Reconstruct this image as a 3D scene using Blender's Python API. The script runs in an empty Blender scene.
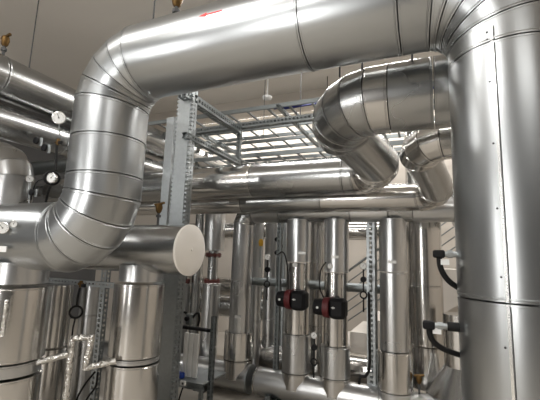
import bpy, math, random
from mathutils import Vector as V, Matrix
random.seed(7)
PI = math.pi
# ------------------------------------------------------------------ camera pose
F = 375.0; EYE = V((0, 0, 1.6))
AX = V((860, -28, -375)).normalized(); AY = V((165, 63, 375)); AY = (AY - AX*AY.dot(AX)).normalized(); AZ = AX.cross(AY)
def ray(px, py):
    d = V((px-270, py-200, F)); return V((d.dot(AX), d.dot(AY), d.dot(AZ)))
def at(px, py, Y):                       # a surveyed point of the photograph at depth Y
    w = ray(px, py); return EYE + w*(Y/w.y)
def at_z(px, py, z):
    w = ray(px, py); return EYE + w*((z-EYE.z)/w.z)

# ------------------------------------------------------------------ materials
def newmat(name):
    m = bpy.data.materials.new(name); m.use_nodes = True
    nt = m.node_tree; return m, nt, nt.nodes['Principled BSDF']
def metal(name, col, rough, var=.08, scale=(1, 1, 1), bump=.05, nscale=2.5, tone=.06, metallic=1.0, obj_var=.12):
    m, nt, b = newmat(name); N = nt.nodes; L = nt.links
    tc = N.new('ShaderNodeTexCoord'); mp = N.new('ShaderNodeMapping'); mp.inputs['Scale'].default_value = scale
    L.new(tc.outputs['Object'], mp.inputs['Vector'])
    n = N.new('ShaderNodeTexNoise'); n.inputs['Scale'].default_value = nscale; n.inputs['Detail'].default_value = 2
    L.new(mp.outputs[0], n.inputs['Vector'])
    r = N.new('ShaderNodeMapRange'); r.inputs[3].default_value = rough-var; r.inputs[4].default_value = rough+var
    L.new(n.outputs['Fac'], r.inputs[0]); L.new(r.outputs[0], b.inputs['Roughness'])
    oi = N.new('ShaderNodeObjectInfo')
    ad = N.new('ShaderNodeMath'); ad.operation = 'MULTIPLY_ADD'; ad.inputs[1].default_value = obj_var; ad.inputs[2].default_value = 1-obj_var
    L.new(oi.outputs['Random'], ad.inputs[0])
    r2 = N.new('ShaderNodeMapRange'); r2.inputs[3].default_value = 1-tone; r2.inputs[4].default_value = 1.0
    L.new(n.outputs['Fac'], r2.inputs[0])
    mu = N.new('ShaderNodeMath'); mu.operation = 'MULTIPLY'; L.new(ad.outputs[0], mu.inputs[0]); L.new(r2.outputs[0], mu.inputs[1])
    mx = N.new('ShaderNodeVectorMath'); mx.operation = 'SCALE'; mx.inputs[0].default_value = col; L.new(mu.outputs[0], mx.inputs['Scale'])
    L.new(mx.outputs[0], b.inputs['Base Color']); b.inputs['Metallic'].default_value = metallic
    if bump:
        n2 = N.new('ShaderNodeTexNoise'); n2.inputs['Scale'].default_value = 3.2; n2.inputs['Detail'].default_value = 2
        L.new(tc.outputs['Object'], n2.inputs['Vector'])
        bp = N.new('ShaderNodeBump'); bp.inputs['Strength'].default_value = bump; bp.inputs['Distance'].default_value = .05
        L.new(n2.outputs['Fac'], bp.inputs['Height']); L.new(bp.outputs[0], b.inputs['Normal'])
    return m
def plain(name, col, rough=.6, metallic=0, noise=.0, nscale=4, bump=0, emis=None):
    m, nt, b = newmat(name); N = nt.nodes; L = nt.links
    b.inputs['Roughness'].default_value = rough; b.inputs['Metallic'].default_value = metallic
    n = N.new('ShaderNodeTexNoise'); n.inputs['Scale'].default_value = nscale; n.inputs['Detail'].default_value = 6
    tc = N.new('ShaderNodeTexCoord'); L.new(tc.outputs['Object'], n.inputs['Vector'])
    cr = N.new('ShaderNodeMapRange'); cr.inputs[3].default_value = 1-noise; cr.inputs[4].default_value = 1+noise
    L.new(n.outputs['Fac'], cr.inputs[0])
    mx = N.new('ShaderNodeVectorMath'); mx.operation = 'SCALE'; mx.inputs[0].default_value = col; L.new(cr.outputs[0], mx.inputs['Scale'])
    L.new(mx.outputs[0], b.inputs['Base Color'])
    if bump:
        bp = N.new('ShaderNodeBump'); bp.inputs['Strength'].default_value = bump; bp.inputs['Distance'].default_value = .01
        L.new(n.outputs['Fac'], bp.inputs['Height']); L.new(bp.outputs[0], b.inputs['Normal'])
    if emis: b.inputs['Emission Color'].default_value = (*emis[0], 1); b.inputs['Emission Strength'].default_value = emis[1]
    return m
M = dict(
    clad=metal('cladding', (.61, .615, .615), .29, .05, bump=.005),
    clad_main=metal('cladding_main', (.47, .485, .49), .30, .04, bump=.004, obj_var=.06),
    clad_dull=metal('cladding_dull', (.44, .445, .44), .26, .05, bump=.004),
    clad_warm=metal('cladding_warm', (.66, .645, .62), .19, .05, bump=.005),
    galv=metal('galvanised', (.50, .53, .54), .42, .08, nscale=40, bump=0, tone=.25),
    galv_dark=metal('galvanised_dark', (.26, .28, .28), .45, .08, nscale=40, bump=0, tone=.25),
    bead=metal('bead_edge', (.80, .80, .78), .22, .04, bump=0),
    foil=metal('foil', (.82, .80, .76), .30, .1, nscale=30, bump=0, tone=.2),
    brass=metal('brass', (.15, .09, .035), .5, .08, bump=0, nscale=30),
    black=plain('black_rubber', (.006, .006, .006), .6),
    blackp=plain('black_plastic', (.004, .004, .005), .6),
    red=plain('red_band', (.09, .005, .007), .5),
    redm=plain('red_marker', (.75, .035, .03), .5),
    redflange=plain('red_oxide_paint', (.10, .025, .02), .5, noise=.3, nscale=30),
    capw=plain('cap_painted', (.84, .80, .74), .5, metallic=.0, noise=.04),
    white=plain('white_enamel', (.72, .72, .70), .5),
    cream=plain('cream_plastic', (.62, .56, .50), .5, noise=.05),
    dark=plain('dark_mark', (.05, .05, .05), .6),
    blue=plain('blue_plastic', (.01, .05, .35), .4),
    bluec=plain('blue_cable', (.02, .03, .20), .5),
    yellow=plain('yellow_plastic', (.75, .42, .02), .45),
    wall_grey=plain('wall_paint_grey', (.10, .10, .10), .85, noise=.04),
    wall=plain('wall_paint', (.52, .475, .42), .85, noise=.04, nscale=1.5, bump=.05),
    ceil=plain('ceiling_paint', (.68, .64, .585), .9, noise=.05, nscale=1.2, bump=.05),
    stair=plain('stair_paint', (.62, .58, .53), .8, noise=.03),
    floor=plain('floor_screed', (.42, .385, .335), .5, noise=.10, nscale=2.5, bump=.05),
    lamp=plain('lamp_diffuser', (.9, .9, .9), .5, emis=((1, .96, .9), 3.5)),
)
_b = M['foil'].node_tree
for _k in ('black', 'blackp'): M[_k].node_tree.nodes['Principled BSDF'].inputs['Specular IOR Level'].default_value = .25
_n = _b.nodes.new('ShaderNodeTexVoronoi'); _n.inputs['Scale'].default_value = 60
_bp = _b.nodes.new('ShaderNodeBump'); _bp.inputs['Strength'].default_value = .8; _bp.inputs['Distance'].default_value = .01
_tc = _b.nodes.new('ShaderNodeTexCoord'); _b.links.new(_tc.outputs['Object'], _n.inputs['Vector'])
_b.links.new(_n.outputs['Distance'], _bp.inputs['Height']); _b.links.new(_bp.outputs[0], _b.nodes['Principled BSDF'].inputs['Normal'])

# ------------------------------------------------------------------ mesh helpers
COL = bpy.context.scene.collection
class MB:
    def __init__(s): s.v = []; s.f = []; s.m = []
    def add(s, vs, fs, mi=0):
        o = len(s.v); s.v += [V(v) for v in vs]; s.f += [[o+i for i in f] for f in fs]; s.m += [mi]*len(fs); return s
    def box(s, c, d, rot=None, mi=0, bevel=0):
        c = V(c); x, y, z = (k/2 for k in d); R = rot or Matrix.Identity(3)
        if not bevel:
            vs = [c + R @ V((a*x, b*y, e*z)) for e in (-1, 1) for b in (-1, 1) for a in (-1, 1)]
            return s.add(vs, [(0,2,3,1),(4,5,7,6),(0,1,5,4),(2,6,7,3),(0,4,6,2),(1,3,7,5)], mi)
        k = bevel; vs = []
        prof = [(x-k, y, ), (x, y-k)]
        ring = lambda q: [( x-k-q, y-q), (x-q, y-k-q), (x-q, -y+k+q), (x-k-q, -y+q), (-x+k+q, -y+q), (-x+q, -y+k+q), (-x+q, y-k-q), (-x+k+q, y-q)]
        for zz, q in ((-z, k*.8), (-z+k, 0), (z-k, 0), (z, k*.8)):
            vs += [c + R @ V((a, b, zz)) for a, b in ring(q)]
        fs = [tuple(range(7, -1, -1)) [::-1][::-1], tuple(range(24, 32))][:]
        fs = [tuple(range(8)), tuple(reversed(range(24, 32)))]
        for r in range(3):
            for i in range(8):
                j = (i+1) % 8; fs.append((r*8+i, (r+1)*8+i, (r+1)*8+j, r*8+j))
        return s.add(vs, fs, mi)
    def lathe(s, p, axis, prof, seg=32, mi=0, close=True):
        """prof: list of (distance along axis, radius)"""
        p = V(p); a = V(axis).normalized(); u = a.orthogonal().normalized(); w = a.cross(u); vs = []
        for d, r in prof:
            for i in range(seg):
                t = 2*PI*i/seg; vs.append(p + a*d + (u*math.cos(t)+w*math.sin(t))*r)
        n = len(prof); fs = []
        for k in range(n-1):
            for i in range(seg):
                j = (i+1) % seg; fs.append((k*seg+i, k*seg+j, (k+1)*seg+j, (k+1)*seg+i))
        if close: fs.append(tuple(reversed(range(seg)))); fs.append(tuple(range((n-1)*seg, n*seg)))
        return s.add(vs, fs, mi)
    def cyl(s, a, b, r, seg=16, mi=0):
        a = V(a); b = V(b); return s.lathe(a, b-a, [(0, r), ((b-a).length, r)], seg, mi)
    def tube(s, pts, r, seg=8, mi=0, closed=False, smooth=0):
        pts = [V(p) for p in pts]
        for _ in range(smooth):
            q = [pts[0]]
            for a, b in zip(pts, pts[1:]): q += [a.lerp(b, .25), a.lerp(b, .75)]
            pts = q + [pts[-1]]
        n = len(pts); T = []
        for i in range(n):
            if closed: t = pts[(i+1) % n]-pts[i-1]
            else: t = pts[min(i+1, n-1)]-pts[max(i-1, 0)]
            T.append(t.normalized())
        u = T[0].orthogonal().normalized(); vs = []
        for i in range(n):
            u = (u - T[i]*u.dot(T[i])).normalized(); w = T[i].cross(u)
            for k in range(seg):
                a = 2*PI*k/seg; vs.append(pts[i] + (u*math.cos(a)+w*math.sin(a))*r)
        fs = []
        for i in range(n if closed else n-1):
            for k in range(seg):
                j = (k+1) % seg; i2 = (i+1) % n
                fs.append((i*seg+k, i*seg+j, i2*seg+j, i2*seg+k))
        if not closed: fs.append(tuple(reversed(range(seg)))); fs.append(tuple(range((n-1)*seg, n*seg)))
        return s.add(vs, fs, mi)
    def ball(s, c, r, mi=0, seg=12):
        prof = [(-r*math.cos(PI*k/8), max(r*math.sin(PI*k/8), r*.02)) for k in range(9)]
        return s.lathe(c, (0, 0, 1), prof, seg, mi)
    def build(s, name, mats, parent=None, angle=35):
        if not isinstance(mats, (list, tuple)): mats = [mats]
        off = parent_loc(parent) if parent else V((0, 0, 0))
        loc = V((0, 0, 0))
        if not parent:
            xs = [v.x for v in s.v]; ys = [v.y for v in s.v]; zs = [v.z for v in s.v]
            loc = V(((min(xs)+max(xs))/2, (min(ys)+max(ys))/2, min(zs))); off = loc
        me = bpy.data.meshes.new(name); me.from_pydata([tuple(v-off) for v in s.v], [], s.f)
        for mt in mats: me.materials.append(M[mt])
        me.polygons.foreach_set('material_index', s.m); me.polygons.foreach_set('use_smooth', [True]*len(s.f))
        me.update(); me.validate()
        import bmesh
        bm = bmesh.new(); bm.from_mesh(me); bmesh.ops.recalc_face_normals(bm, faces=bm.faces); bm.to_mesh(me); bm.free()
        me.set_sharp_from_angle(angle=math.radians(angle))
        o = bpy.data.objects.new(name, me); COL.objects.link(o)
        o.location = loc
        if parent: o.parent = parent; o['_o'] = 0; del o['_o']
        WLOC[o.name] = off
        return o
WLOC = {}
def parent_loc(p): return WLOC[p.name]
def tag(o, label=None, cat=None, group=None, kind=None):
    if label: o['label'] = label
    if cat: o['category'] = cat
    if group: o['group'] = group
    if kind: o['kind'] = kind
    return o
def thing(name, loc, label, cat, group=None):
    o = bpy.data.objects.new(name, None); COL.objects.link(o); o.location = loc; o.empty_display_size = .1
    WLOC[o.name] = V(loc); return tag(o, label, cat, group)

# ------------------------------------------------------------------ clad pipes
def gore(mb, p0, n0, p1, n1, r, u, bead=.003, bw=.006, gap=.0034, seg=64, lip=True):
    """one sheet-metal length between the planes (p0,n0) and (p1,n1): groove, lap, raised bead"""
    t = (p1-p0).normalized(); u = (u - t*u.dot(t)).normalized(); w = t.cross(u)
    L = (p1-p0).length
    # (end, distance, radius offset)
    rows = [(0, gap, -.016), (0, gap, 0), (0, .011, 0), (0, .011+bw*.35, bead), (0, .011+bw, bead), (0, .011+1.35*bw, 0)]
    if L > .25: rows += [(2, .25, 0), (2, .5, 0), (2, .75, 0)]
    rows += [(1, .012, 0), (1, .011, .0015), (1, gap, .0015), (1, gap, -.016)]
    vs = []
    for end, d, dr in rows:
        for k in range(seg):
            a = 2*PI*k/seg; o = (u*math.cos(a)+w*math.sin(a))
            b = o*r
            a0 = -(b.dot(n0))/t.dot(n0); a1 = L - b.dot(n1)/t.dot(n1)
            Lv = max(a1-a0, .002)
            if end == 2: sx = a0 + Lv*d
            elif end == 0: sx = a0 + min(d, .45*Lv*d/.018)
            else: sx = a1 - min(d, .45*Lv*d/.018)
            vs.append(p0 + o*(r+dr) + t*sx)
    n = len(rows); fs = []
    for k in range(n-1):
        for i in range(seg):
            j = (i+1) % seg; fs.append((k*seg+i, k*seg+j, (k+1)*seg+j, (k+1)*seg+i))
    mb.add(vs, fs)
def pipe_run(name, label, pts, r, bend=1.25, gores=4, sec=.9, joints=None, mat='clad', group=None, cat='pipe',
             caps=(False, False), seams=None, seg=64, bead=.003, capmat=None, radii=None):
    pts = [V(p) for p in pts]; n = len(pts); radii = radii or [r]*(n-1)
    base = min(pts, key=lambda p: p.z)
    T = thing(name, base - V((0, 0, r if abs((pts[1]-pts[0]).normalized().z) < .5 else 0)), label, cat, group)
    mats = mat if isinstance(mat, list) else [mat]
    dirs = [(b-a).normalized() for a, b in zip(pts, pts[1:])]
    u = dirs[0].orthogonal().normalized(); cut = [0.0]*n
    for i in range(1, n-1):
        ang = dirs[i-1].angle(dirs[i]); cut[i] = bend*radii[i-1]*math.tan(ang/2)
    def mitre(i):                        # number of gores, step, direction normals at bend i
        ang = dirs[i-1].angle(dirs[i]); gn = max(2, round(gores*ang/(PI/2))); st = ang/gn
        return gn, st, dirs[i-1].cross(dirs[i]).normalized()
    idx = 0
    for i in range(n-1):
        r = radii[i]; a = pts[i] + dirs[i]*cut[i]; b = pts[i+1] - dirs[i]*cut[i+1]; L = (b-a).length
        if joints and joints.get(i):
            st = [0.0] + [j for j in sorted((V(q)-a).dot(dirs[i]) for q in joints[i]) if .05 < j < L-.05] + [L]
        else:
            k = max(1, round(L/sec)); st = [L*q/k for q in range(k+1)]
        for s0, s1 in zip(st, st[1:]):
            n0 = n1 = dirs[i]; e0, e1 = s0, s1
            if i > 0 and s0 == 0:
                gn, st_, ax_ = mitre(i); e0 = -bend*radii[i-1]*math.tan(st_/2); n0 = Matrix.Rotation(-st_/2, 3, ax_) @ dirs[i]
            if i < n-2 and s1 == L:
                gn, st_, ax_ = mitre(i+1); e1 = L+bend*r*math.tan(st_/2); n1 = Matrix.Rotation(st_/2, 3, ax_) @ dirs[i]
            mb = MB(); gore(mb, a+dirs[i]*e0, n0, a+dirs[i]*e1, n1, r, u, seg=seg, bead=bead)
            if caps[0] and i == 0 and s0 == 0: pass
            part = mb.build('pipe_section', mats[idx % len(mats)], T); idx += 1
            if seams and i in seams:
                o = seams[i]; o = V(o).normalized(); o = (o - dirs[i]*o.dot(dirs[i])).normalized(); sd = dirs[i].cross(o)
                m2 = MB(); p = a+dirs[i]*(s0+.004); q = a+dirs[i]*(s1-.004); ln = (q-p).length
                R = Matrix((sd, dirs[i], o)).transposed()
                m2.box((p+q)/2 + o*(r+.0005), (.010, ln, .009), R); m2.box((p+q)/2 + o*(r-.001) + sd*.008, (.004, ln, .003), R, mi=1)
                m2.build('lap_seam', ['bead', 'dark'], part)
                m3 = MB(); kk = max(2, int(ln/.22))
                for e in range(kk):
                    c = p.lerp(q, (e+.35)/kk) + o*(r-.001) - sd*.018
                    m3.ball(c, .0045, seg=8)
                tag(m3.build('rivets', 'dark', part), 'dark rivets beside the lap seam')
        if i < n-2:
            c0 = b; d0, d1 = dirs[i], dirs[i+1]; ax = d0.cross(d1).normalized(); ang = d0.angle(d1)
            Rb = bend*r; nrm = ax.cross(d0)     # towards the bend centre
            cc = b + nrm*Rb
            gn = max(2, round(gores*ang/(PI/2))); 
            # joints at mitre planes; first and last half gores are tangent
            P = [b]; st = ang/gn
            for g in range(gn+1):
                pass
            # polygon vertices tangent to the arc
            verts = [b]; norms = [d0]
            for g in range(gn):
                th = (g+.5)*st; Rm = Matrix.Rotation(th, 3, ax); rad = -nrm*Rb/math.cos(st/2)
                verts.append(cc + Rm @ rad); norms.append(Rm @ d0)
            endp = pts[i+1] + d1*cut[i+1]; verts.append(endp); norms.append(d1)
            mb = MB()
            for g in range(1, len(verts)-2):
                gore(mb, verts[g], norms[g], verts[g+1], norms[g+1], r, u, seg=seg, bead=bead)
                tt = (verts[g+1]-verts[g]).normalized(); u = (u - tt*u.dot(tt)).normalized()
            mb.build('elbow', mats[idx % len(mats)], T); idx += 1
            u = (u - d1*u.dot(d1)).normalized()
    for e, (pp, dd) in enumerate(((pts[0], -dirs[0]), (pts[-1], dirs[-1]))):
        if caps[e]:
            mb = MB(); mb.lathe(pp - dd*.004, dd, [(-.012, r+.003), (.006, r+.003), (.009, r-.004), (.012, r*.5), (.018, .012), (.026, .01), (.028, .003)], seg)
            mb.build('end_cap', capmat or 'capw', T)
    return T
def riser(name, label, x, y, prof, mat='clad', group=None, cat='pipe', bottom_cap=True, seg=56, collar='galv_collar'):
    """vertical stack of claddings; prof = [(z_top, z_bottom, radius), ...] from the top down"""
    z0 = min(p[1] for p in prof); T = thing(name, (x, y, z0), label, cat, group)
    mats = mat if isinstance(mat, list) else [mat]
    for i, (zt, zb, r) in enumerate(prof):
        mb = MB(); gore(mb, V((x, y, zt)), V((0, 0, -1)), V((x, y, zb)), V((0, 0, -1)), r, V((.3, 1, 0)), seg=seg, bead=.003)
        # closed shoulders so that a wider shell ends on the narrower one
        for z in (zt-.003, zb+.003):
            mb.lathe((x, y, z-.001), (0, 0, 1), [(0, r-.002), (.002, r-.002)], seg)
        big = r > min(p[2] for p in prof)*1.12
        mb.build('collar' if big and len(prof) > 1 else 'pipe_section', mats[i % len(mats)], T)
    return T

# ================================================================== the room
WB = 7.2; ZC = 4.6; XL = -8.0; XR = 4.0; YF = -3.6
def plane_wall(name, c, d, mat):
    o = MB().box(c, d).build(name, mat); tag(o, kind='structure'); return o
plane_wall('floor', ((XL+XR)/2, (WB+YF)/2, -.1), (XR-XL+.4, WB-YF+.4, .2), 'floor')
plane_wall('ceiling', ((XL+XR)/2, (WB+YF)/2, ZC+.1), (XR-XL+.4, WB-YF+.4, .2), 'ceil')
plane_wall('wall_back', ((XL+XR)/2, WB+.1, ZC/2), (XR-XL, .2, ZC), 'wall')
plane_wall('wall_front', ((XL+XR)/2, YF-.1, ZC/2), (XR-XL, .2, ZC), 'wall_grey')
plane_wall('wall_left', (XL-.1, (WB+YF)/2, ZC/2), (.2, WB-YF, ZC), 'wall_grey')
plane_wall('wall_right', (XR+.1, (WB+YF)/2, ZC/2), (.2, WB-YF, ZC), 'wall')
plane_wall('trim_1', ((XL+XR)/2, 6.25, ZC-.13), (XR-XL, .3, .26), 'wall')

# ------------------------------------------------------------------ luminaires (ceiling strips out of view, plus added lamps)
def luminaire(x, y, z, L, label, along='x', power=30):
    T = thing('strip_luminaire', (x, y, z-.09), label, 'ceiling light', 'strip luminaires')
    d = (L, .16, .05) if along == 'x' else (.16, L, .05)
    MB().box((x, y, z-.025), d, bevel=.01).build('housing', 'white', T)
    d2 = (L-.04, .12, .04) if along == 'x' else (.12, L-.04, .04)
    MB().box((x, y, z-.07), d2, bevel=.008).build('diffuser', 'lamp', T)
    li = bpy.data.lights.new('strip_light', 'AREA'); li.shape = 'RECTANGLE'; li.energy = power; li.color = (1, .985, .965)
    li.size = L-.05; li.size_y = .12
    lo = bpy.data.objects.new('strip_light', li); COL.objects.link(lo); lo.parent = T; lo.location = (0, 0, -.012)
    if along == 'y': lo.rotation_euler = (0, 0, PI/2)
luminaire(-2.6, .35, ZC, 2.4, 'long white ceiling strip light above the left pipe bend', power=40)
luminaire(-.1, .35, ZC, 1.8, 'shorter white ceiling strip light above the big right riser', power=20)
luminaire(-2.6, -2.2, ZC, 2.4, 'long white ceiling strip light behind the viewer on the left', power=100)
luminaire(1.8, -2.8, ZC, 2.4, 'long white ceiling strip light behind the viewer on the right', power=35)
luminaire(-3.6, 6.75, ZC, 2.4, 'long white ceiling strip light over the back wall, left of the cable ladders', power=45)
luminaire(-1.0, 6.75, ZC, 2.4, 'long white ceiling strip light over the back wall, behind the cable ladders', power=45)
luminaire(1.6, 6.75, ZC, 2.4, 'long white ceiling strip light over the stairs', power=45)
luminaire(-1.3, 4.15, ZC, 2.4, 'added white ceiling strip light hidden above the top pipe, over the drop pipes', power=60)  # added strip, kept hidden, to brighten the drop pipes and the wall behind
luminaire(1.6, 3.6, ZC, 2.4, 'long white ceiling strip light hidden above the right-hand pipes', along='y', power=60)
luminaire(-6.9, .2, ZC, 2.4, 'long white ceiling strip light beyond the upper left pipes', along='y', power=60)

def streak_lamp(x, label):  # unseen upright lamp added so the clad risers reflect vertical streaks
    T = thing('added_streak_lamp', (x, YF+.03, .7), label, 'added lamp', 'added upright lamps')
    MB().box((x, YF+.03, 1.9), (.16, .06, 2.4), bevel=.01).build('housing', 'white', T)
    MB().box((x, YF+.075, 1.9), (.12, .04, 2.34), bevel=.008).build('diffuser', 'lamp', T)
    li = bpy.data.lights.new('streak_light', 'AREA'); li.shape = 'RECTANGLE'; li.energy = 55; li.color = (1, .985, .965); li.size = .12; li.size_y = 2.3
    lo = bpy.data.objects.new('streak_light', li); COL.objects.link(lo); lo.parent = T; lo.location = (0, .085, 1.2); lo.rotation_euler = (PI/2, 0, 0)
streak_lamp(-5.2, 'added upright lamp out of view far behind the viewer, nearest the left wall')
streak_lamp(-2.3, 'added upright lamp out of view far behind the viewer, nearer the middle')
# ================================================================== big foreground pipe
YM = 1.9; RM = .25; XV = -2.11; ZT = 2.93; ZL = 1.70; XRI = .335
z0_ = lambda px, py: at(px, py, YM-RM).z
main = pipe_run('insulated_pipe', 'largest bright pipe crossing the top, from the left bend to the big right riser',
    [(XRI, YM, 0.02), (XRI, YM, ZT), (XV, YM, ZT), (XV, YM, ZL), (-5.2, YM, ZL)], RM, bend=1.38, gores=5,
    joints={0: [(XRI, YM, 1.46), (XRI, YM, z0_(500, 37))], 1: [(-.62, YM, ZT), (-.13, YM, ZT)], 2: [(XV, YM, z0_(110, 127)), (XV, YM, z0_(100, 168))], 3: [(-3.9, YM, ZL)]},
    seams={0: (-.40, -1, 0)}, seg=96, mat='clad_main')
# red flow arrow marked on the pipe
def on_cyl(x, ang, r): return V((x, YM - math.sin(ang)*r, ZT + math.cos(ang)*r))
def arrow(px0, px1, ang):
    mb = MB(); x1 = px1; x0 = px0; r = RM+.0015
    def strip(xa, xb, a0, a1, b0, b1):
        vs = [on_cyl(xa, a0, r), on_cyl(xa, a1, r), on_cyl(xb, b1, r), on_cyl(xb, b0, r)]
        vs += [v + (V((v.x, YM, ZT))-v).normalized()*.002 for v in vs]
        mb.add(vs, [(0,1,2,3),(7,6,5,4),(0,4,5,1),(1,5,6,2),(2,6,7,3),(3,7,4,0)])
    h = .012/RM
    strip(x0+.035, x1, ang-h*.35, ang+h*.35, ang-h*.35, ang+h*.35)
    strip(x0, x0+.05, ang-.001, ang+.001, ang-h*1.3, ang+h*1.3)
    return mb.build('flow_arrow', 'redm', main)
tag(arrow(-1.225, -1.07, math.radians(79)), 'red arrow pointing left')

# ================================================================== pipes on the right, upper
pB = pipe_run('insulated_pipe', 'thick dull pipe under the top pipe, bending back and continuing left behind the columns',
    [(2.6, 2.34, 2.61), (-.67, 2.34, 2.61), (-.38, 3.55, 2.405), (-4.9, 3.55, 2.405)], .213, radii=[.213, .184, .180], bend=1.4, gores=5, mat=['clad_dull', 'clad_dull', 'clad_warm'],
    joints={0: [(at(387, 98, 2.13).x, 2.34, 2.61), (at(434, 95, 2.13).x, 2.34, 2.61)], 2: [(-.78, 3.55, 2.4), (-1.75, 3.55, 2.4), (-2.7, 3.55, 2.4)]}, seg=72)
pD = pipe_run('insulated_pipe', 'metal-clad pipe bending back directly beside the big right riser, below the thick dull pipe',
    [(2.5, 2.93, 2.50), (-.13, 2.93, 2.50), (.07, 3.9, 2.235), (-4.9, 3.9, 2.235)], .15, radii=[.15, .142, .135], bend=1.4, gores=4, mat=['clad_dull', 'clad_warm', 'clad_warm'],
    joints={0: [(.35, 2.93, 2.5)], 2: [(-.22, 3.9, 2.235), (-1.1, 3.9, 2.235), (-2.05, 3.9, 2.235), (-3.1, 3.9, 2.235)]}, seg=64)

# ================================================================== upper left pipes running away
pipe_run('insulated_pipe', 'upper left metal-clad pipe running away under the ceiling, topmost of the pair',
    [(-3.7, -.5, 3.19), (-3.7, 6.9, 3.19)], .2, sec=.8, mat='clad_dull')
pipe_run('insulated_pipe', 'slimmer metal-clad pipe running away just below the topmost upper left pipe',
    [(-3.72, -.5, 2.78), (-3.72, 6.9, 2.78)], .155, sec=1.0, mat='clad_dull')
pH = pipe_run('insulated_pipe', 'metal-clad riser with a domed bend at the far left edge, behind the gauges',
    [(-5.0, 3.0, .3), (-5.0, 3.0, 2.72), (-7.2, 3.0, 2.72)], .27, bend=1.2, gores=4, sec=.5, mat='clad')

# ================================================================== capped header and lower left risers
KY = 2.6; KZ = 1.638
pipe_run('insulated_pipe', 'capped header pipe with a pale round end disc, behind the left bend',
    [(-1.85, KY, KZ), (-5.4, KY, KZ)], .207, sec=2.2, caps=(True, False), mat='clad_dull', seg=72)
def zpix(px, py, Y): return at(px, py, Y).z
z = lambda px, py, Y: at(px, py, Y).z
riser('insulated_riser', 'widest metal-clad riser at the lower left corner, under the left run of the big pipe', -2.91, YM,
      [(1.5, z(30, 284, YM), .205), (z(30, 287, YM), z(30, 362, YM), .24), (z(30, 364, YM), z(25, 376, YM), .225), (z(25, 378, YM), .0, .235)], mat=['clad', 'clad_warm'], seg=72)
riser('insulated_riser', 'metal-clad riser standing under the pale end disc, left of the support column', -2.348, KY,
      [(1.5, z(138, 281, KY), .18), (z(138, 283, KY), z(135, 354, KY), .212), (z(135, 355, KY), z(135, 360, KY), .20), (z(135, 361, KY), .0, .212)], mat=['clad', 'clad_warm'], seg=72)
riser('insulated_riser', 'metal-clad riser behind the foil loop, just right of the lower left corner riser', -3.63, 2.80,
      [(z(62, 284, 2.85), z(60, 345, 2.85), .15), (z(60, 347, 2.85), 0, .155)], mat='clad_warm')
riser('insulated_riser', 'metal-clad riser seen behind the black siphon loop, left of the slotted upright', -3.57, 3.2,
      [(z(90, 285, 3.2), .9, .12), (.9, 0, .12)], mat='clad')

# ================================================================== middle: collector C3 and drop pipes
YE = 4.2; ZH = .185
XE = -2.204
pE = pipe_run('insulated_pipe', 'slim header under the twin horizontal pipes, turning down into the leftmost drop pipe',
    [(XE, YE, z(240, 333, YE)), (XE, YE, 2.145), (.30, YE, 2.145), (.34, 5.4, 2.145)], .130, bend=1.3, gores=4, mat=['clad', 'clad_dull'],
    joints={1: [(-1.7, YE, 2.145), (-.85, YE, 2.145), (-.45, YE, 2.145), (-.2, YE, 2.145)]}, seg=56)
mb = MB()
for i, (zt, zb, r) in enumerate([(z(240, 331, YE), z(238, 358, YE), .172), (z(238, 358.5, YE), ZH, .170)]):
    mb = MB(); gore(mb, V((XE, YE, zt)), V((0, 0, -1)), V((XE, YE, zb)), V((0, 0, -1)), r, V((.3, 1, 0)), seg=56)
    mb.lathe((XE, YE, zt-.005), (0, 0, 1), [(0, r-.002), (.002, r-.002)], 56); mb.build('collar', 'clad_warm', pE)
def drop(x, r1, r2, rc, ya, yb, yc, px, label, mat):
    return riser('drop_pipe', label, x, YE, [(2.05, z(px, ya, YE), r1), (z(px, ya+.5, YE), z(px, yb, YE), r2), (z(px, yb, YE), z(px, yc, YE), rc), (z(px, yc+.5, YE), ZH, rc-.002)], mat=mat)
drop(-1.467, .142, .136, .160, 262, 333, 371, 298, 'drop pipe carrying the higher black and red actuator, second from the left', ['clad', 'clad_warm'])
drop(-1.021, .138, .130, .158, 272, 345, 376, 336, 'drop pipe with the lower black and red actuator, middle of the row', ['clad', 'clad_warm'])
drop(-.411, .14, .138, .175, 272, 350, 389, 394, 'thickest drop pipe, rightmost of the row, with a wide low collar and no actuator', ['clad', 'clad', 'clad_warm'])
pipe_run('floor_header', 'horizontal pipe near the floor ending in a round disc, under the leftmost drop pipe',
    [(-2.02, YE, ZH), (-4.6, YE, ZH)], .158, sec=1.1, caps=(True, False), capmat='galv', mat='clad')
pipe_run('floor_header', 'horizontal pipe near the floor under the two drop pipes with actuators',
    [(-1.935, YE, ZH), (2.2, YE, ZH)], .148, sec=1.3, caps=(True, False), capmat='clad_warm', mat='clad')
for k, x in enumerate((-3.05, -2.62, -1.74, -.7, .3)):
    mb = MB(); mb.box((x, YE-.13, .045), (.06, .05, .09)); mb.box((x, YE+.13, .045), (.06, .05, .09)); mb.box((x, YE, .006), (.16, .36, .012))
    tag(mb.build('pipe_support', 'galv_dark'), ['dark floor bracket under the disc-ended header, nearest the bench', 'dark floor bracket just left of the round disc',
        'dark floor bracket just right of the gap between the floor pipes', 'dark floor bracket between the middle and right drop pipes', 'dark floor bracket hidden behind the big riser'][k], 'bracket', 'floor brackets under the headers')
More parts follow.
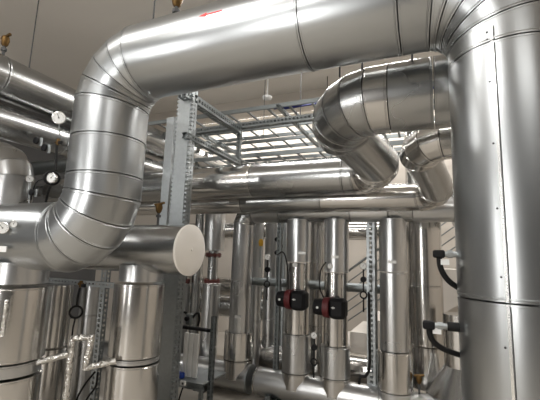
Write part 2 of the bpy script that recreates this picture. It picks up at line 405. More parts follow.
# E5: large rear riser and cone
riser('insulated_riser', 'tall pale metal-clad riser behind the thick right drop pipe', -.12, 4.75,
      [(3.2, z(424, 285, 4.75), .19), (z(424, 285, 4.75), z(424, 344, 4.75), .19), (z(424, 345, 4.75), .25, .188)], mat='clad_warm')
T = thing('pipe_reducer', (.20, 4.35, 0), 'cone-shaped metal reducer near the floor at the foot of the big right riser', 'pipe reducer')
mb = MB(); mb.lathe((.20, 4.35, .0), (0, 0, 1), [(0, .33), (.34, .33), (.345, .325), (.60, .15)], 56); mb.build('cone', 'clad_dull', T)
mb = MB(); mb.lathe((.20, 4.35, .598), (0, 0, 1), [(0, .15), (.5, .15)], 40); mb.build('neck', 'clad_warm', T)

# ================================================================== pipes further back
pipe_run('insulated_pipe', 'big bright horizontal pipe behind the drop pipes, above the floor headers', [(-2.3, 4.75, 0.326), (-.3, 4.75, 0.326)], 0.179, sec=.8, mat='clad_warm', caps=(True, True), capmat='clad_dull')
pipe_run('insulated_pipe', 'pale horizontal pipe at the back, high behind the drop pipes', [(-4.6, 5.5, 2.02), (-.7, 5.5, 2.02)], .13, sec=1.2, mat='clad_warm')
pipe_run('insulated_pipe', 'pale horizontal pipe at the back at waist height', [(-4.6, 5.3, 1.12), (-1.35, 5.3, 1.12)], .14, sec=1.2, mat='clad_warm')
pipe_run('insulated_pipe', 'horizontal pipe at the back at knee height, behind the round disc', [(-4.4, 5.6, .78), (-1.35, 5.6, .78)], .17, sec=1.2, mat='clad_dull')
mb = MB(); a = at(250, 281, 4.45); mb.cyl((a.x-.25, 4.45, a.z), (-.4, 4.45, a.z), .05, 24); tag(mb.build('grey_pipe', 'galv_dark'), 'thin plain grey pipe running level behind the actuators', 'pipe')
back = [(256, 4.5, .07, 222, 378, 'slim metal-clad pipe standing just right of the leftmost drop pipe', 'clad'),
        (271, 4.7, .085, 218, 290, 'metal-clad riser behind the first siphon gauge', 'clad'),
        (283, 4.7, .035, 220, 372, 'thin bare riser squeezed against the second drop pipe', 'galv'),
        (317, 4.6, .10, 220, 345, 'metal-clad riser between the two actuator drop pipes', 'clad_warm'),
        (196, 4.7, .075, 226, 368, 'metal-clad riser behind the bench, close to the pale end disc', 'clad_dull'),
        (374, 4.3, .035, 222, 330, 'thin bare riser touching the left side of the thick right drop pipe', 'galv')]
for px, Y, r, y0, y1, lab, mt in back:
    p = at(px, (y0+y1)/2, Y); riser('back_riser', lab, p.x, Y, [(2.25 if px < 300 else max(z(px, y0-10, Y), 1.5), .8, r), (.8, 0, r)], mat=mt, group=None, seg=32)

pipe_run('insulated_pipe', 'dark dull pipe crossing behind the gauges at the left, high up', [(-8.0, 4.3, z(40, 168, 4.3)), (-4.2, 4.3, z(40, 168, 4.3))], .12, sec=1.2, mat='galv_dark', seg=40)
pipe_run('insulated_pipe', 'dark dull pipe crossing behind the gauges at the left, just above the capped header', [(-8.0, 4.6, z(40, 191, 4.6)), (-4.0, 4.6, z(40, 191, 4.6))], .10, sec=1.2, mat='clad_dull', seg=40)
steel('slotted_strut', 'dark slotted strut behind the ring gauge at the left', (-6.5, 3.7, 2.42), (-3.9, 3.7, 2.42), .07, .07, (0, 0, 1), (), mat='galv_dark') if False else None
# flanged risers with red flanges
def flanged(px, yf1, yf2, Y, r, label, top):
    x = at(px, yf2, Y).x; za = z(px, yf1, Y); zb = z(px, yf2, Y)
    T = thing('flanged_riser', (x, Y, 0), label, 'pipe')
    if top:
        mb = MB(); gore(mb, V((x, Y, 2.75)), V((0, 0, -1)), V((x, Y, za+.06)), V((0, 0, -1)), r*1.25, V((1, 0, 0)), seg=40); mb.lathe((x, Y, za+.065), (0, 0, 1), [(0, r*1.2), (.01, r*1.2)], 40); mb.build('pipe_section', 'clad', T)
    mb = MB(); mb.lathe((x, Y, zb), (0, 0, 1), [(0, r*.62), (za-zb+.07, r*.62)], 28); mb.build('pipe_neck', 'clad_dull', T)
    for zz in ((za, zb) if top else (zb,)):
        mb = MB(); mb.lathe((x, Y, zz-.018), (0, 0, 1), [(0, r), (.016, r), (.0161, r*.9), (.022, r*.9), (.0221, r), (.038, r)], 32)
        for k in range(8):
            a = k*PI/4; mb.cyl((x+math.cos(a)*r*.82, Y+math.sin(a)*r*.82, zz-.035), (x+math.cos(a)*r*.82, Y+math.sin(a)*r*.82, zz+.035), .009, 6)
        tag(mb.build('flange', 'redflange', T), 'dark red bolted flange')
    mb = MB(); gore(mb, V((x, Y, zb-.04)), V((0, 0, -1)), V((x, Y, .1)), V((0, 0, -1)), r*1.05, V((1, 0, 0)), seg=40); mb.lathe((x, Y, zb-.05), (0, 0, 1), [(0, r), (.008, r)], 40); mb.build('pipe_section', 'clad', T)
flanged(212, 255, 281, 4.6, .115, 'riser with two dark red flanges, right of the pale end disc', True)
flanged(183, 256, 281, 4.6, .105, 'riser with a dark red flange directly below the pale end disc', False)

# ================================================================== steel support frame
def strut(mb, a, b, w, d, side, solid=('front',), pitch=.05, t=.004):
    """slotted channel from a to b; w across 'side', d deep; real slots between bridges"""
    a = V(a); b = V(b); L = (b-a).length; e = (b-a).normalized(); s = V(side); s = (s-e*s.dot(e)).normalized(); f = e.cross(s)
    R = Matrix((s, e, f)).transposed(); m = (a+b)/2
    for nm, off, n_, wid in (('front', -f*d/2, 'x', w), ('back', f*d/2, 'x', w), ('left', -s*w/2, 'z', d), ('right', s*w/2, 'z', d)):
        dims = (lambda ww: (ww, L, t)) if n_ == 'x' else (lambda ww: (t, L, ww))
        ax = s if n_ == 'x' else f
        if nm in solid: mb.box(m+off, dims(wid), R); continue
        rw = wid*.3
        for q in (-1, 1): mb.box(m+off+ax*q*(wid/2-rw/2), dims(rw), R)
        k = int(L/pitch)
        for i in range(k):
            c = a + e*((i+.5)*L/k) + off
            dd = (wid*.42, pitch*.42, t) if n_ == 'x' else (t, pitch*.42, wid*.42)
            mb.box(c, dd, R)
def steel(name, label, a, b, w, d, side, solid, mat='galv', cat='steel strut', pitch=.05):
    T = MB(); strut(T, a, b, w, d, side, solid, pitch); o = T.build(name, mat); return tag(o, label, cat)
YC = 3.1
steel('support_column', 'broad flat-faced galvanised support column left of the cable ladders', (-2.36, YC, 0), (-2.36, YC, 3.34), .15, .12, (1, 0, 0), ('front', 'back'), cat='column', pitch=.045)
# toothed edge strips on the column's flanks
o = MB()
for k in range(72):
    o.box((-2.272, YC-.04, .05+k*.045), (.024, .03, .022))
for k in range(72):
    o.box((-2.448, YC-.04, .05+k*.045), (.024, .03, .022))
o.box((-2.284, YC-.02, 1.67), (.006, .06, 3.34)); o.box((-2.436, YC-.02, 1.67), (.006, .06, 3.34))
colm = bpy.data.objects['support_column']; o.build('toothed_edge', 'galv', colm)
steel('support_column', 'narrower galvanised support column just left of the broad one', (-2.70, 3.3, 0), (-2.70, 3.3, 3.13), .10, .10, (1, 0, 0), ('front', 'back'), cat='column', pitch=.045)
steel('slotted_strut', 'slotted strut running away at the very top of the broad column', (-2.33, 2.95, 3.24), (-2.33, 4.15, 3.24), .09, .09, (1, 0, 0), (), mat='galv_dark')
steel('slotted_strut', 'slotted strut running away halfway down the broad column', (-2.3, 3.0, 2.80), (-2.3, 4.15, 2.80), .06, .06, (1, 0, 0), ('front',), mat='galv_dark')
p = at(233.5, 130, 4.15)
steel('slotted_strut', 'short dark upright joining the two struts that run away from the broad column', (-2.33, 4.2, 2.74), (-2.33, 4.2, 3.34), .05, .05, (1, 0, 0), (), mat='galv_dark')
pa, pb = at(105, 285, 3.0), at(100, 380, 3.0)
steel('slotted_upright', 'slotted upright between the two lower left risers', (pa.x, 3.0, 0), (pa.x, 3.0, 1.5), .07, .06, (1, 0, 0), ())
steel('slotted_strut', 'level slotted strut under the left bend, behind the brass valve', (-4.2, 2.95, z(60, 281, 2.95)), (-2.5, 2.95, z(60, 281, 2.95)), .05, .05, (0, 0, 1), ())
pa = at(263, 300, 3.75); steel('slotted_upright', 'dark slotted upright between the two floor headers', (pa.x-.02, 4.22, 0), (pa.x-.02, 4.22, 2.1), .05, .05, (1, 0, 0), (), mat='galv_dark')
pa = at(371, 260, 4.25); steel('slotted_upright', 'tall slotted upright left of the thick right drop pipe', (pa.x, 4.25, .0), (pa.x, 4.25, 2.1), .085, .05, (1, 0, 0), ())

# ------------------------------------------------------------------ cable ladders
def ladder(name, label, x0, x1, y0, y1, zz, mat, pitch=.3, cable=None):
    T = thing(name, ((x0+x1)/2, (y0+y1)/2, zz-.05), label, 'cable tray', 'cable ladders')
    for y in (y0, y1):
        mb = MB(); mb.box(((x0+x1)/2, y, zz), (x1-x0, .008, .055)); mb.box(((x0+x1)/2, y, zz-.028), (x1-x0, .025, .006))
        mb.build('side_rail', mat, T)
    k = int((x1-x0)/pitch)
    for i in range(k):
        x = x0+(i+.5)*pitch; MB().box((x, (y0+y1)/2, zz-.03), (.03, y1-y0, .018)).build('rung', mat, T)
    return T
zl = 3.55
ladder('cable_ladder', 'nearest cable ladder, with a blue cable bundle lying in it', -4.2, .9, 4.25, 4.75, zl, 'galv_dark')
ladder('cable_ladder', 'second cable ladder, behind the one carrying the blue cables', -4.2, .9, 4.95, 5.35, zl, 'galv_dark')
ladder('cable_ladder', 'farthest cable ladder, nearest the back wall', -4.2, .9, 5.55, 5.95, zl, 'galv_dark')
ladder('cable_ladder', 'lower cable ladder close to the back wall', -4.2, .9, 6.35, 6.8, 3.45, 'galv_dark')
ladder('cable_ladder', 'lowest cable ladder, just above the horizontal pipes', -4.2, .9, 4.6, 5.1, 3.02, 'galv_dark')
mb = MB()
mb = MB(); mb.tube([(-1.9, 4.33, zl), (-1.2, 4.36, zl+.01), (-.3, 4.32, zl), (.8, 4.34, zl)], .014, 8, smooth=1); mb.tube([(-1.8, 4.36, zl-.01), (-1.0, 4.32, zl-.01), (.8, 4.37, zl-.01)], .012, 8)
tag(mb.build('cable_bundle', 'bluec'), 'dark blue cable bundle lying in the nearest cable ladder', 'cable')
for k, (x, lab) in enumerate(((-3.3, 'cross strut carrying the cable ladders, left of the broad column'), (-1.75, 'cross strut carrying the cable ladders, right of the broad column'), (-.65, 'cross strut carrying the cable ladders, above the thick dull pipe bend'))):
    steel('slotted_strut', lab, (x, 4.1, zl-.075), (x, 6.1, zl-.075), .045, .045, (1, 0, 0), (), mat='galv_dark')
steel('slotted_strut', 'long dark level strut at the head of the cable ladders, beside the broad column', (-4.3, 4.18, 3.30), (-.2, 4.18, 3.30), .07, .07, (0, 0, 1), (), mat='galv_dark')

# hanging rods
def rod(x, y, z0, z1, label, r=.006):
    tag(MB().cyl((x, y, z0), (x, y, z1), r, 8).build('hanging_rod', 'dark'), label, 'rod', 'hanging rods')
rod(-3.7, 2.25, 3.38, ZC, 'thin dark rod holding the topmost upper left pipe to the ceiling')
rod(-.62+.1, 2.2, 2.74, ZC, 'thin rod above the thick dull bend, left one of the pair')
rod(-.38, 2.2, 2.74, ZC, 'thin rod above the thick dull bend, right one of the pair')
rod(-.09, 2.2, 2.74, ZC, 'thin rod between the top pipe and the thick dull pipe, close to the right riser')
rod(-1.85, YM+.05, ZT+.2, ZC, 'thin rod above the top pipe beside the brass valve')
rod(at(300, 130, 4.5).x, 4.5, zl-.1, ZC, 'thin rod through the nearest cable ladder, right end')
rod(at(262, 130, 5.1).x, 5.15, zl-.1, ZC, 'thin rod through the second cable ladder')
rod(at(316, 130, 5.1).x, 5.7, zl-.1, ZC, 'thin rod through the farthest cable ladder')

# smoke detector on a drop rod
p = at_z(268, 76, ZC)
T = thing('smoke_detector', (p.x, p.y, z(268, 101, p.y)), 'white round smoke detector hanging on a short rod from the ceiling', 'smoke detector')
zd = z(268, 97, p.y)
mb = MB(); mb.cyl((p.x, p.y, zd), (p.x, p.y, ZC), .012, 10); mb.build('rod', 'white', T)
mb = MB(); mb.lathe((p.x, p.y, zd-.05), (0, 0, 1), [(0, .03), (.012, .05), (.02, .075), (.04, .085), (.055, .085), (.06, .03)], 28); mb.build('sensor_head', 'white', T)

# ================================================================== gauges, siphons, valves
def dial(T, c, r, face=(0, -1, 0), rim='bead', needle=.6):
    c = V(c); n = V(face).normalized(); up = V((0, 0, 1)); s = up.cross(n).normalized(); up = n.cross(s)
    mb = MB(); mb.lathe(c - n*.014, n, [(0, r*.9), (.003, r), (.026, r), (.028, r*.9), (.022, r*.86)], 32); mb.build('gauge_case', rim, T)
    f = MB(); f.lathe(c + n*.006, n, [(0, r*.86), (.004, r*.86)], 32, 0)
    for k in range(11):
        a = math.radians(-135+27*k); d = s*math.sin(a)+up*math.cos(a)
        R = Matrix((d, n.cross(d), n)).transposed(); f.box(c + n*.0105 + d*r*.68, (r*.16, r*.05, .001), R, 1)
    face_o = f.build('dial_face', ['white', 'dark'], T)
    d = s*math.sin(needle)+up*math.cos(needle); R = Matrix((d, n.cross(d), n)).transposed()
    m = MB(); m.box(c + n*.012 + d*r*.25, (r*.8, r*.07, .001), R); m.lathe(c+n*.010, n, [(0, r*.12), (.004, r*.12)], 10); m.build('needle', 'dark', face_o)
def ring_pts(c, r, n=20, ax=(0, 1, 0)):
    c = V(c); a = V(ax).normalized(); u = V((0, 0, 1)); u = (u-a*u.dot(a)).normalized(); w = a.cross(u)
    return [c + (u*math.cos(2*PI*k/n)+w*math.sin(2*PI*k/n))*r for k in range(n)]
def gauge(label, px, py, Y, r, stem=None, rim='bead', base=None):
    c = at(px, py, Y); T = thing('pressure_gauge', c-V((0, 0, r)), label, 'gauge')
    toward = (EYE - c); toward.z *= .3; toward.y *= 1.6
    dial(T, c, r, toward, rim, random.uniform(-1, 1))
    if stem: MB().tube([c+V((0, .01, -r*.8))] + [V(q) for q in stem], .006, 8, smooth=1).build('stem', 'galv', T)
    return T, c
def siphon(label, pts, ringc, rr, mat='black', tr=.008, valve=None, gauge_at=None, gr=.05):
    base = V(min(pts, key=lambda p: V(p).z)); T = thing('siphon_pipe', base, label, 'siphon gauge')
    MB().tube(pts, tr, 8, smooth=1).build('tube', mat, T); MB().tube(ring_pts(ringc, rr, ax=EYE-V(ringc)), tr, 8, closed=True).build('loop', mat, T)
    if valve:
        v = V(valve); m = MB(); m.cyl(v-V((0, 0, .03)), v+V((0, 0, .03)), .016, 6); m.cyl(v-V((.03, 0, 0)), v+V((.03, 0, 0)), .012, 8); vb = m.build('valve_body', 'brass', T)
        MB().box(v+V((.045, -.01, -.012)), (.05, .02, .03), bevel=.004).build('valve_handle', 'blackp', vb)
    if gauge_at: dial(T, gauge_at, gr, (0.3, -1, 0))
    return T
# left, on the pipes
gauge('round white-faced gauge on a short stem against the slimmer upper left pipe', 59, 118, 2.3, .060, stem=[at(59, 128, 2.32), at(60, 136, 2.4), at(61, 138, 2.7)])
gauge('round gauge on the left run of the biggest pipe, at the photo edge', 3, 228, YM-RM-.03, .04)
gauge('small dial just right of the gauge at the left photo edge', 14, 224, YM-RM-.02, .024)
gauge('small dial behind the big pipe, left of the black ring siphon', 30, 179, KY, .04, stem=[at(29, 195, KY), at(29, 212, KY)])
KG = 2.36
siphon('black ring siphon with white dial under a brass valve, left of the left bend', [at(57, 143, KG), at(56, 160, KG), at(56, 170, KG)], at(52, 178, KG), .062, tr=.011,
       valve=at(58, 142, KG), gauge_at=at(52, 178, KG-.02), gr=.048)
mb = MB(); mb.tube([at(50, 187, KG), at(46, 198, KG+.1), at(46, 212, KY)], .011, 8, smooth=1); mb.tube([at(44, 178, KG), at(36, 182, KY), at(33, 190, KY), at(31, 200, KY)], .007, 8, smooth=1)
tag(mb.build('black_hose', 'black'), 'short black hoses dropping from the ring gauge to the capped header', 'hose')
for px, py, lab in ((36, 193, 'small black valve knob below the small dial at the left'), (41, 142, 'small black valve under the slimmer upper left pipe, left one of two'), (49, 149, 'small black valve under the slimmer upper left pipe, nearer the brass valve')):
    c = at(px, py, 2.33 if py < 150 else KY); T = thing('stop_valve', c-V((0, 0, .03)), lab, 'valve')
    MB().cyl(c-V((0, 0, .04)), c+V((0, 0, .04)), .014, 12).build('valve_body', 'galv', T)
    MB().lathe(c+V((0, -.03, 0)), (0, -1, 0), [(0, .01), (.01, .034), (.028, .034), (.034, .02)], 16).build('hand_wheel', 'blackp', T)
siphon('black siphon loop hanging below a brass valve at the lower left', [at(80, 288, 2.55), at(77.5, 298, 2.55), at(77, 305, 2.55)], at(76, 312, 2.55), .052, tr=.010, valve=at(81, 284, 2.55))
tag(MB().tube([at(75, 319, 2.55), at(73, 328, 2.52), at(72, 336, 2.5)], .007, 8).build('siphon_tail', 'black'), 'short black tube from the siphon loop down to the foil pipe', 'hose')
def brass_valve(label, px, py, Y, s=1.0, tilt=0, on=0):
    c = at(px, py, Y); T = thing('air_valve', c-V((0, 0, .07*s)), label, 'valve')
    m = MB(); m.lathe(c-V((0, 0, .035*s)), (0, 0, 1), [(0, .012*s), (.012*s, .022*s), (.03*s, .026*s), (.045*s, .03*s), (.075*s, .024*s), (.085*s, .01*s)], 14); m.cyl(c+V((-.045*s, 0, .035*s)), c+V((.05*s, 0, .05*s)), .011*s, 8); m.build('valve_body', 'brass', T)
    m = MB(); m.cyl(c-V((0, 0, (.1+on)*s)), c-V((0, 0, .03*s)), .010*s, 8); m.lathe(c-V((0, 0, .07*s)), (0, 0, 1), [(0, .02*s), (.02*s, .02*s)], 6); m.build('valve_stem', 'dark', T)
brass_valve('brass air valve on top of the topmost upper left pipe, near the photo edge', 5, 42, 2.0, 1.3, on=.03)
brass_valve('brass valve on top of the big crossing pipe at the upper photo edge', 177, 1, YM, 1.35)
brass_valve('brass valve left of the broad support column, above the pale end disc', 159, 209, KY+.1, 1.1, on=.1)
brass_valve('small brass valve on the floor header, right of the thick drop pipe', 419, 380, YE-.02, 1.0, on=.03)
T = thing('air_vent', at(261, 252, 4.3), 'small yellow-topped valve between the leftmost and second drop pipes', 'valve')
c = at(261, 243, 4.3); MB().lathe(c-V((0, 0, .04)), (0, 0, 1), [(0, .02), (.03, .03), (.06, .03), (.09, .018)], 14).build('cap', 'yellow', T); MB().cyl(c-V((0, 0, .3)), c-V((0, 0, .03)), .012, 10).build('stem', 'galv', T)
# centre gauges with siphons
def centre_gauge(label, pxd, pyd, pyr, pye, Y, gr=.035, rr=.033):
    a, b, e = at(pxd, pyd, Y), at(pxd, pyr, Y), at(pxd, pye, Y)
    x = b.x; T = thing('siphon_gauge', (x, Y, e.z), label, 'siphon gauge')
    MB().tube([(x, Y, a.z-gr*.8), (x, Y, b.z+rr)], .008, 8).build('tube', 'black', T)
    m = MB(); m.lathe((x, Y-.02, (a.z+b.z)/2+.01), (0, 1, 0), [(0, .03), (.04, .03)], 12); m.build('valve_knob', 'blackp', T)
    MB().tube(ring_pts((x, Y, b.z), rr), .008, 8, closed=True).build('loop', 'black', T)
    MB().tube([(x, Y, b.z-rr), (x, Y, e.z)], .008, 8).build('tube', 'black', T)
    dial(T, (x, Y-.01, a.z), gr)
centre_gauge('siphon gauge with open ring between the leftmost and second drop pipes', 267, 257, 284, 300, 4.0)
centre_gauge('siphon gauge between the lower actuator pipe and the slotted upright', 363.5, 266, 295, 312, 4.0)
centre_gauge('siphon gauge low between the two actuator drop pipes', 314, 335, 362, 378, 4.0)
gauge('small dial on the second drop pipe above its actuator', 295, 265, 4.04, .03)
gauge('small dial on the middle drop pipe above its actuator', 330, 266, 4.06, .03)
mb = MB(); mb.tube([at(277, 255, 4.05), at(284, 250, 4.05), at(288, 268, 4.05), at(288, 290, 4.05)], .008, 8, smooth=2)
tag(mb.build('signal_cable', 'black'), 'black cable curling down to the actuator on the second drop pipe', 'cable')
mb = MB(); mb.tube([at(326, 262, 4.05), at(320, 270, 4.05), at(319, 288, 4.05), at(324, 298, 4.05)], .008, 8, smooth=2)
tag(mb.build('signal_cable', 'black'), 'black cable curving down to the lower actuator', 'cable')
mb = MB(); mb.tube([at(369, 292, 4.0), at(369.5, 340, 4.0), at(370, 368, 4.0), at(366, 377, 4.0), at(360, 376, 4.0), at(359, 384, 4.0)], .014, 8, smooth=2)
tag(mb.build('black_hose', 'black'), 'thick black hose hanging down left of the thick right drop pipe', 'hose')
# tiny valve cluster between the pipes
c = at(281, 243, 4.3); T = thing('valve_cluster', c-V((0, 0, .15)), 'cluster of small black valves left of the second drop pipe, high up', 'valve')
m = MB()
for k in range(4):
    q = c + V((random.uniform(-.04, .05), 0, -.12+k*.08)); m.lathe(q, (0, -1, 0), [(0, .012), (.02, .03), (.05, .03), (.055, .02)], 12)
m.build('valve_knobs', 'blackp', T); MB().cyl(c-V((0, 0, .16)), c+V((0, 0, .2)), .014, 10).build('stem', 'galv', T)

# ------------------------------------------------------------------ actuators
def actuator(label, px, py, s=1.0):
    c = at(px, py, YE-.23); T = thing('valve_actuator', c-V((0, 0, .1*s)), label, 'valve actuator', 'black and red valve actuators')
    X = V((1, 0, 0)); s = s
    m = MB(); m.lathe(c-X*.155*s, X, [(0, .055*s), (.012*s, .075*s), (.07*s, .08*s), (.10*s, .08*s)], 32); m.build('motor_cap', 'blackp', T)
    m = MB(); m.lathe(c-X*.055*s, X, [(0, .085*s), (.004*s, .095*s), (.06*s, .1*s), (.064*s, .095*s)], 32); m.build('red_ring', 'red', T)
    m = MB(); m.box(c+X*.085*s, (.16*s, .17*s, .19*s), bevel=.03*s); hs = m.build('housing', 'blackp', T)
    m = MB(); m.box(c+V((.055*s, -.086*s, .01*s)), (.035*s, .004, .008*s)); m.box(c+V((.055*s, -.086*s, .01*s)), (.008*s, .004, .02*s)); tag(m.build('logo_mark', 'white', hs), 'small white mark')
    m = MB(); m.lathe(c+V((-.1*s, -.079*s, 0)), (0, -1, 0), [(0, .012*s), (.004, .012*s)], 10); m.build('position_mark', 'white', T)
    m = MB(); m.cyl(c+V((0, .06, 0)), c+V((0, .2, 0)), .03, 12); m.build('mounting_neck', 'galv', T)
actuator('black valve actuator with a red ring on the second drop pipe, the higher one', 291.5, 299.5, 1.08)
actuator('black valve actuator with a red ring on the middle drop pipe, the lower one', 329.5, 307.5, 1.08)
for px, py, Y, lab in ((238, 317, YE-.13, 'small white label plate on the leftmost drop pipe'), (392, 262, YE-.14, 'small white label plate on the thick right drop pipe'), (302, 253, YE-.14, 'small white label plate high on the second drop pipe'), (335, 257, YE-.14, 'small white label plate high on the middle drop pipe')):
    c = at(px, py, Y); tag(MB().box(c, (.085, .006, .03)).build('label_plate', 'white'), lab, 'label plate')
c = at(2, 249, YM-RM-.005); tag(MB().box(c, (.10, .006, .04)).build('label_plate', 'white'), 'white label plate on the left run of the big pipe under the cut-off gauge', 'label plate')

# ------------------------------------------------------------------ temperature sensors on the big riser
def sensor(label, px, py, ln, pts, tagp=None):
    c = at(px, py, YM-.02); T = thing('temperature_sensor', c-V((0, 0, .05)), label, 'sensor')
    x1 = XRI-RM+.02
    m = MB(); m.cyl((c.x+.02, c.y, c.z), (x1, c.y, c.z), .013, 14); m.lathe((c.x+.03, c.y, c.z), (1, 0, 0), [(0, .018), (.022, .018)], 6); m.build('nozzle', 'galv', T)
    m = MB(); m.box(c+V((-.005, 0, 0)), (.05, .045, .035), bevel=.006); m.build('sensor_head', 'blackp', T)
    m = MB(); m.tube([at(*q) for q in pts], .0125, 10, smooth=2); m.build('cable', 'black', T)
    if tagp: MB().box(at(*tagp), (.035, .004, .025)).build('tag', 'white', T)
sensor('upper black sensor with curved hose on the left side of the big right riser', 440, 254, 0, [(439, 255, 1.88), (440, 268, 1.88), (447, 280, 1.9), (458, 288, 1.93), (470, 293, 2.1)], (445, 262, 1.87))
sensor('lower black sensor with longer curved hose on the left side of the big right riser', 430, 325, 0, [(429, 326, 1.88), (430, 338, 1.88), (440, 348, 1.9), (459, 355, 1.93), (472, 358, 2.1)], (437, 331, 1.87))
m = MB(); c = at(455, 327, YM-.02); m.cyl((c.x-.03, c.y, c.z), (c.x+.03, c.y, c.z), .02, 12); tag(m.build('hose_sleeve', 'black'), 'short black sleeve on the nozzle of the lower sensor', 'sleeve')

# ------------------------------------------------------------------ foil-wrapped loop
m = MB(); T = thing('foil_pipe', at(65, 400, 2.1), 'crinkled foil-wrapped small pipe looping between the two lower left risers', 'pipe')
def crinkle(pts, r):
    b = MB(); q = [V(p) for p in pts]; out = []
    for a, c in zip(q, q[1:]):
        n = max(2, int((c-a).length/.02)); out += [a.lerp(c, i/n) for i in range(n)]
    out.append(q[-1]); b.tube(out, r, 12); b.v = [v + V((random.uniform(-1, 1), random.uniform(-1, 1), random.uniform(-1, 1)))*.0022 for v in b.v]; return b
crinkle([at(116, 361, 2.36), at(85, 368, 2.2), at(92, 337, 2.2), at(73, 338, 2.15), at(65, 400, 2.15), at(61, 425, 2.15)], .023).build('loop', 'foil', T)
crinkle([at(36, 363, 1.98), at(68, 354, 2.13)], .022).build('branch', 'foil', T)
m = crinkle([at(7, 300, 1.66), at(2, 336, 1.66)], .012); tag(m.build('foil_strip', 'foil'), 'strip of foil tape on the front of the lower left corner riser', 'foil strip')
for k, (pts, lab) in enumerate((([(95, 372, 2.4), (84, 385, 2.4), (75, 402, 2.4), (70, 430, 2.4)], 'black cable sagging from the foil loop, left one'),
                                ([(98, 372, 2.45), (96, 388, 2.42), (86, 398, 2.4), (78, 430, 2.4)], 'black cable sagging below the riser under the disc, right one'))):
    tag(MB().tube([at(*q) for q in pts], .008, 8, smooth=2).build('black_cable', 'black'), lab, 'cable')

# ------------------------------------------------------------------ bench with control module
YB = 3.45
def B(px, py, Y=YB): return at(px, py, Y)
T = thing('equipment_rack', (B(180, 380).x, YB, 0), 'slotted metal rack with a small shelf and dark top rail, right of the support column', 'rack')
xl = B(158, 376).x; xr = B(211, 376).x; zs = B(185, 376).z; zt = B(195, 329).z
m = MB(); m.box(((xl+xr)/2, YB+.08, zs), (xr-xl, .46, .012)); m.build('shelf', 'galv', T)
m = MB(); strut(m, (xl, YB-.13, zs-.03), (xr, YB-.13, zs-.03), .05, .04, (0, 0, 1), (), pitch=.04); m.build('shelf_rail', 'galv', T)
m = MB(); strut(m, (xr, YB, 0), (xr, YB, B(211, 316).z), .045, .04, (1, 0, 0), ('back',), pitch=.04); m.build('post', 'galv_dark', T)
m = MB(); strut(m, (xl, YB+.3, 0), (xl, YB+.3, zt+.02), .045, .04, (1, 0, 0), ('back',), pitch=.04); m.build('post', 'galv_dark', T)
m = MB(); m.box(((xl+xr)/2+.04, YB+.02, zt), (xr-xl-.06, .05, .03), bevel=.006); m.build('top_rail', 'blackp', T)
for x in (xl+.03, xr-.12):
    m = MB(); m.box((x, YB+.02, zs/2-.03), (.035, .035, zs-.04)); m.build('leg', 'galv', T)
T = thing('module_strips', (B(189, 371).x, YB-.03, zs+.006), 'row of upright pale rectangular strips standing on the rack shelf', 'panel')
z1 = B(190, 332).z
for k in range(3):
    x = B(184+k*5.2, 352, YB-.03).x+.022; MB().box((x, YB-.03, (zs+z1)/2+.004), (.046, .03, z1-zs-.012), bevel=.003).build('strip', 'white', T)
c = B(184, 369); tag(MB().box((c.x, YB-.09, zs+.034), (.13, .05, .056), bevel=.008).build('blue_clip', 'blue'), 'small blue plastic block on the rack shelf', 'plastic block')
c = B(169, 367); tag(MB().box((c.x, YB+.0, zs+.03), (.17, .05, .045), bevel=.01).build('black_bar', 'blackp'), 'short black bar on the rack shelf beside the blue block', 'bar')
for px, lab in ((161, 'small white socket under the rack shelf, left one'), (183, 'small white socket under the rack shelf, right one')):
    c = B(px, 383, YB-.17); T = thing('socket_box', c-V((0, 0, .025)), lab, 'socket'); bd = MB().box(c, (.06, .03, .045), bevel=.005).build('body', 'white', T); MB().box(c+V((.008, -.017, 0)), (.02, .004, .02)).build('socket_hole', 'dark', bd)
tag(MB().tube([B(181, 326, 3.6), B(180, 316, 3.6), B(184, 311, 3.6), B(189, 316, 3.6), B(191, 320, 3.6), B(194, 316, 3.6), B(198, 312, 3.6), B(200, 318, 3.6), B(198, 326, 3.6)], .013, 8, smooth=2).build('black_hose', 'black'), 'black looped hose on the rack top rail', 'hose')
c = B(189.5, 319, 3.58); T = thing('small_pump', c-V((0, 0, .06)), 'small grey pump block with black fittings between the hose loops on the rack', 'pump')
MB().box(c, (.07, .07, .12), bevel=.012).build('body', 'galv_dark', T); MB().lathe(c+V((0, -.035, .01)), (0, -1, 0), [(0, .025), (.03, .025), (.034, .015)], 16).build('motor', 'blackp', T)
for k, (pts, lab) in enumerate((([(160, 386, 3.5), (158, 395, 3.5), (160, 410, 3.5)], 'black cable dropping from the left socket of the rack'), ([(183, 387, 3.5), (180, 396, 3.5), (176, 410, 3.5)], 'black cable dropping from the right socket of the rack'))):
    tag(MB().tube([at(*q) for q in pts], .008, 8, smooth=2).build('black_cable', 'black'), lab, 'cable')

# dark pump cabinet far back
c = at(277, 345, 5.0); T = thing('boiler_box', (c.x, 5.0, 0), 'dark box with pale top edge seen low between the first two drop pipes', 'cabinet')
MB().box((c.x, 5.1, .48), (.36, .3, .5), bevel=.01).build('body', 'blackp', T); MB().box((c.x, 5.1, .20), (.44, .38, .1), bevel=.01).build('plinth', 'cream', T); MB().box((c.x, 5.1, .755), (.38, .32, .05), bevel=.01).build('lid', 'galv', T)
for q in ((-.18), (.18)): MB().box((c.x+q, 5.1, .075), (.04, .3, .15)).build('foot', 'galv_dark', T)
m = MB(); a = at(262, 374, 4.2); m.cyl((a.x, 4.2, a.z), (a.x+.2, 4.2, a.z), .014, 12); 
for k in range(2): m.cyl((a.x+.03+.09*k, 4.2, a.z), (a.x+.07+.09*k, 4.2, a.z), .019, 12, mi=1)
tag(m.build('drain_pipe', ['dark', 'yellow']), 'small dark pipe with two yellow bands behind the gap of the floor headers', 'pipe')

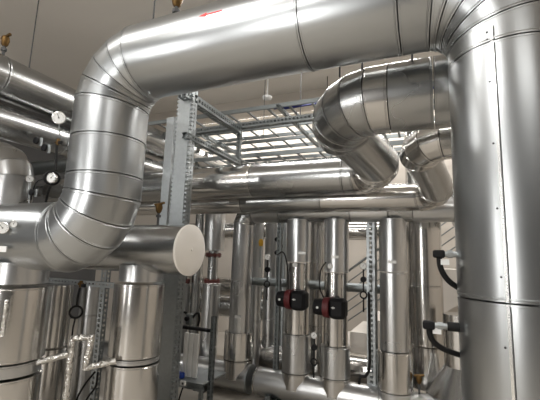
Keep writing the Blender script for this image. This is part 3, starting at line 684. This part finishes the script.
# ================================================================== stairs
s0 = at(350, 342, 5.7); T = thing('staircase', (s0.x-.5, 5.7, 0), 'pale staircase rising to the right behind the drop pipes, with slanted railing bars', 'staircase')
run, rise = .25, .2; x0 = s0.x - run*2; vs = []; n = 12
poly = [(x0, 0)]
for k in range(n): poly += [(x0+k*run, (k+1)*rise*.95), (x0+(k+1)*run, (k+1)*rise*.95)]
xe = x0+n*run; poly += [(xe, n*rise*.95-.45), (x0+.45, 0)]
m = MB(); y0, y1 = 5.7, 6.8
N_ = len(poly); m.add([(a, y0, b) for a, b in poly]+[(a, y1, b) for a, b in poly], [tuple(range(N_)), tuple(reversed(range(N_, 2*N_)))] + [(i, (i+1) % N_, N_+(i+1) % N_, N_+i) for i in range(N_)])
m.build('flight', 'stair', T)
for k in range(0, n+1, 3):
    x = x0+k*run+.05; zz = (k+1)*rise*.95 if k < n else n*rise*.95; m = MB(); m.cyl((x, y0+.03, zz-.15), (x, y0+.03, zz+.9), .018, 10); m.build('railing_post', 'galv', T)
sl = rise*.95/run
for k, h in enumerate((.2, .34, .48, .62, .76, .92)):
    m = MB(); m.cyl((x0+.05, y0+.03, rise+h-.0), (x0+n*run+.05, y0+.03, rise+h+sl*n*run), .018 if h > .9 else .009, 10); m.build('handrail' if h > .9 else 'railing_bar', 'galv_dark', T)

# ================================================================== camera and view
cam = bpy.data.cameras.new('camera'); co = bpy.data.objects.new('camera', cam); COL.objects.link(co)
R = Matrix(((AX.x, -AX.y, -AX.z), (AY.x, -AY.y, -AY.z), (AZ.x, -AZ.y, -AZ.z)))
co.matrix_world = Matrix.Translation(EYE) @ R.to_4x4(); cam.sensor_width = 36; cam.lens = 36*F/540; cam.clip_start = .02
sc = bpy.context.scene; sc.camera = co
w = bpy.data.worlds.new('world'); sc.world = w; w.use_nodes = True; w.node_tree.nodes['Background'].inputs[0].default_value = (.5, .48, .45, 1); w.node_tree.nodes['Background'].inputs[1].default_value = .02
vs_ = sc.view_settings; sc.display_settings.display_device = 'sRGB'; vs_.view_transform = 'Standard'; vs_.look = 'None'; vs_.gamma = 1; vs_.exposure = 0.3; vs_.use_curve_mapping = False
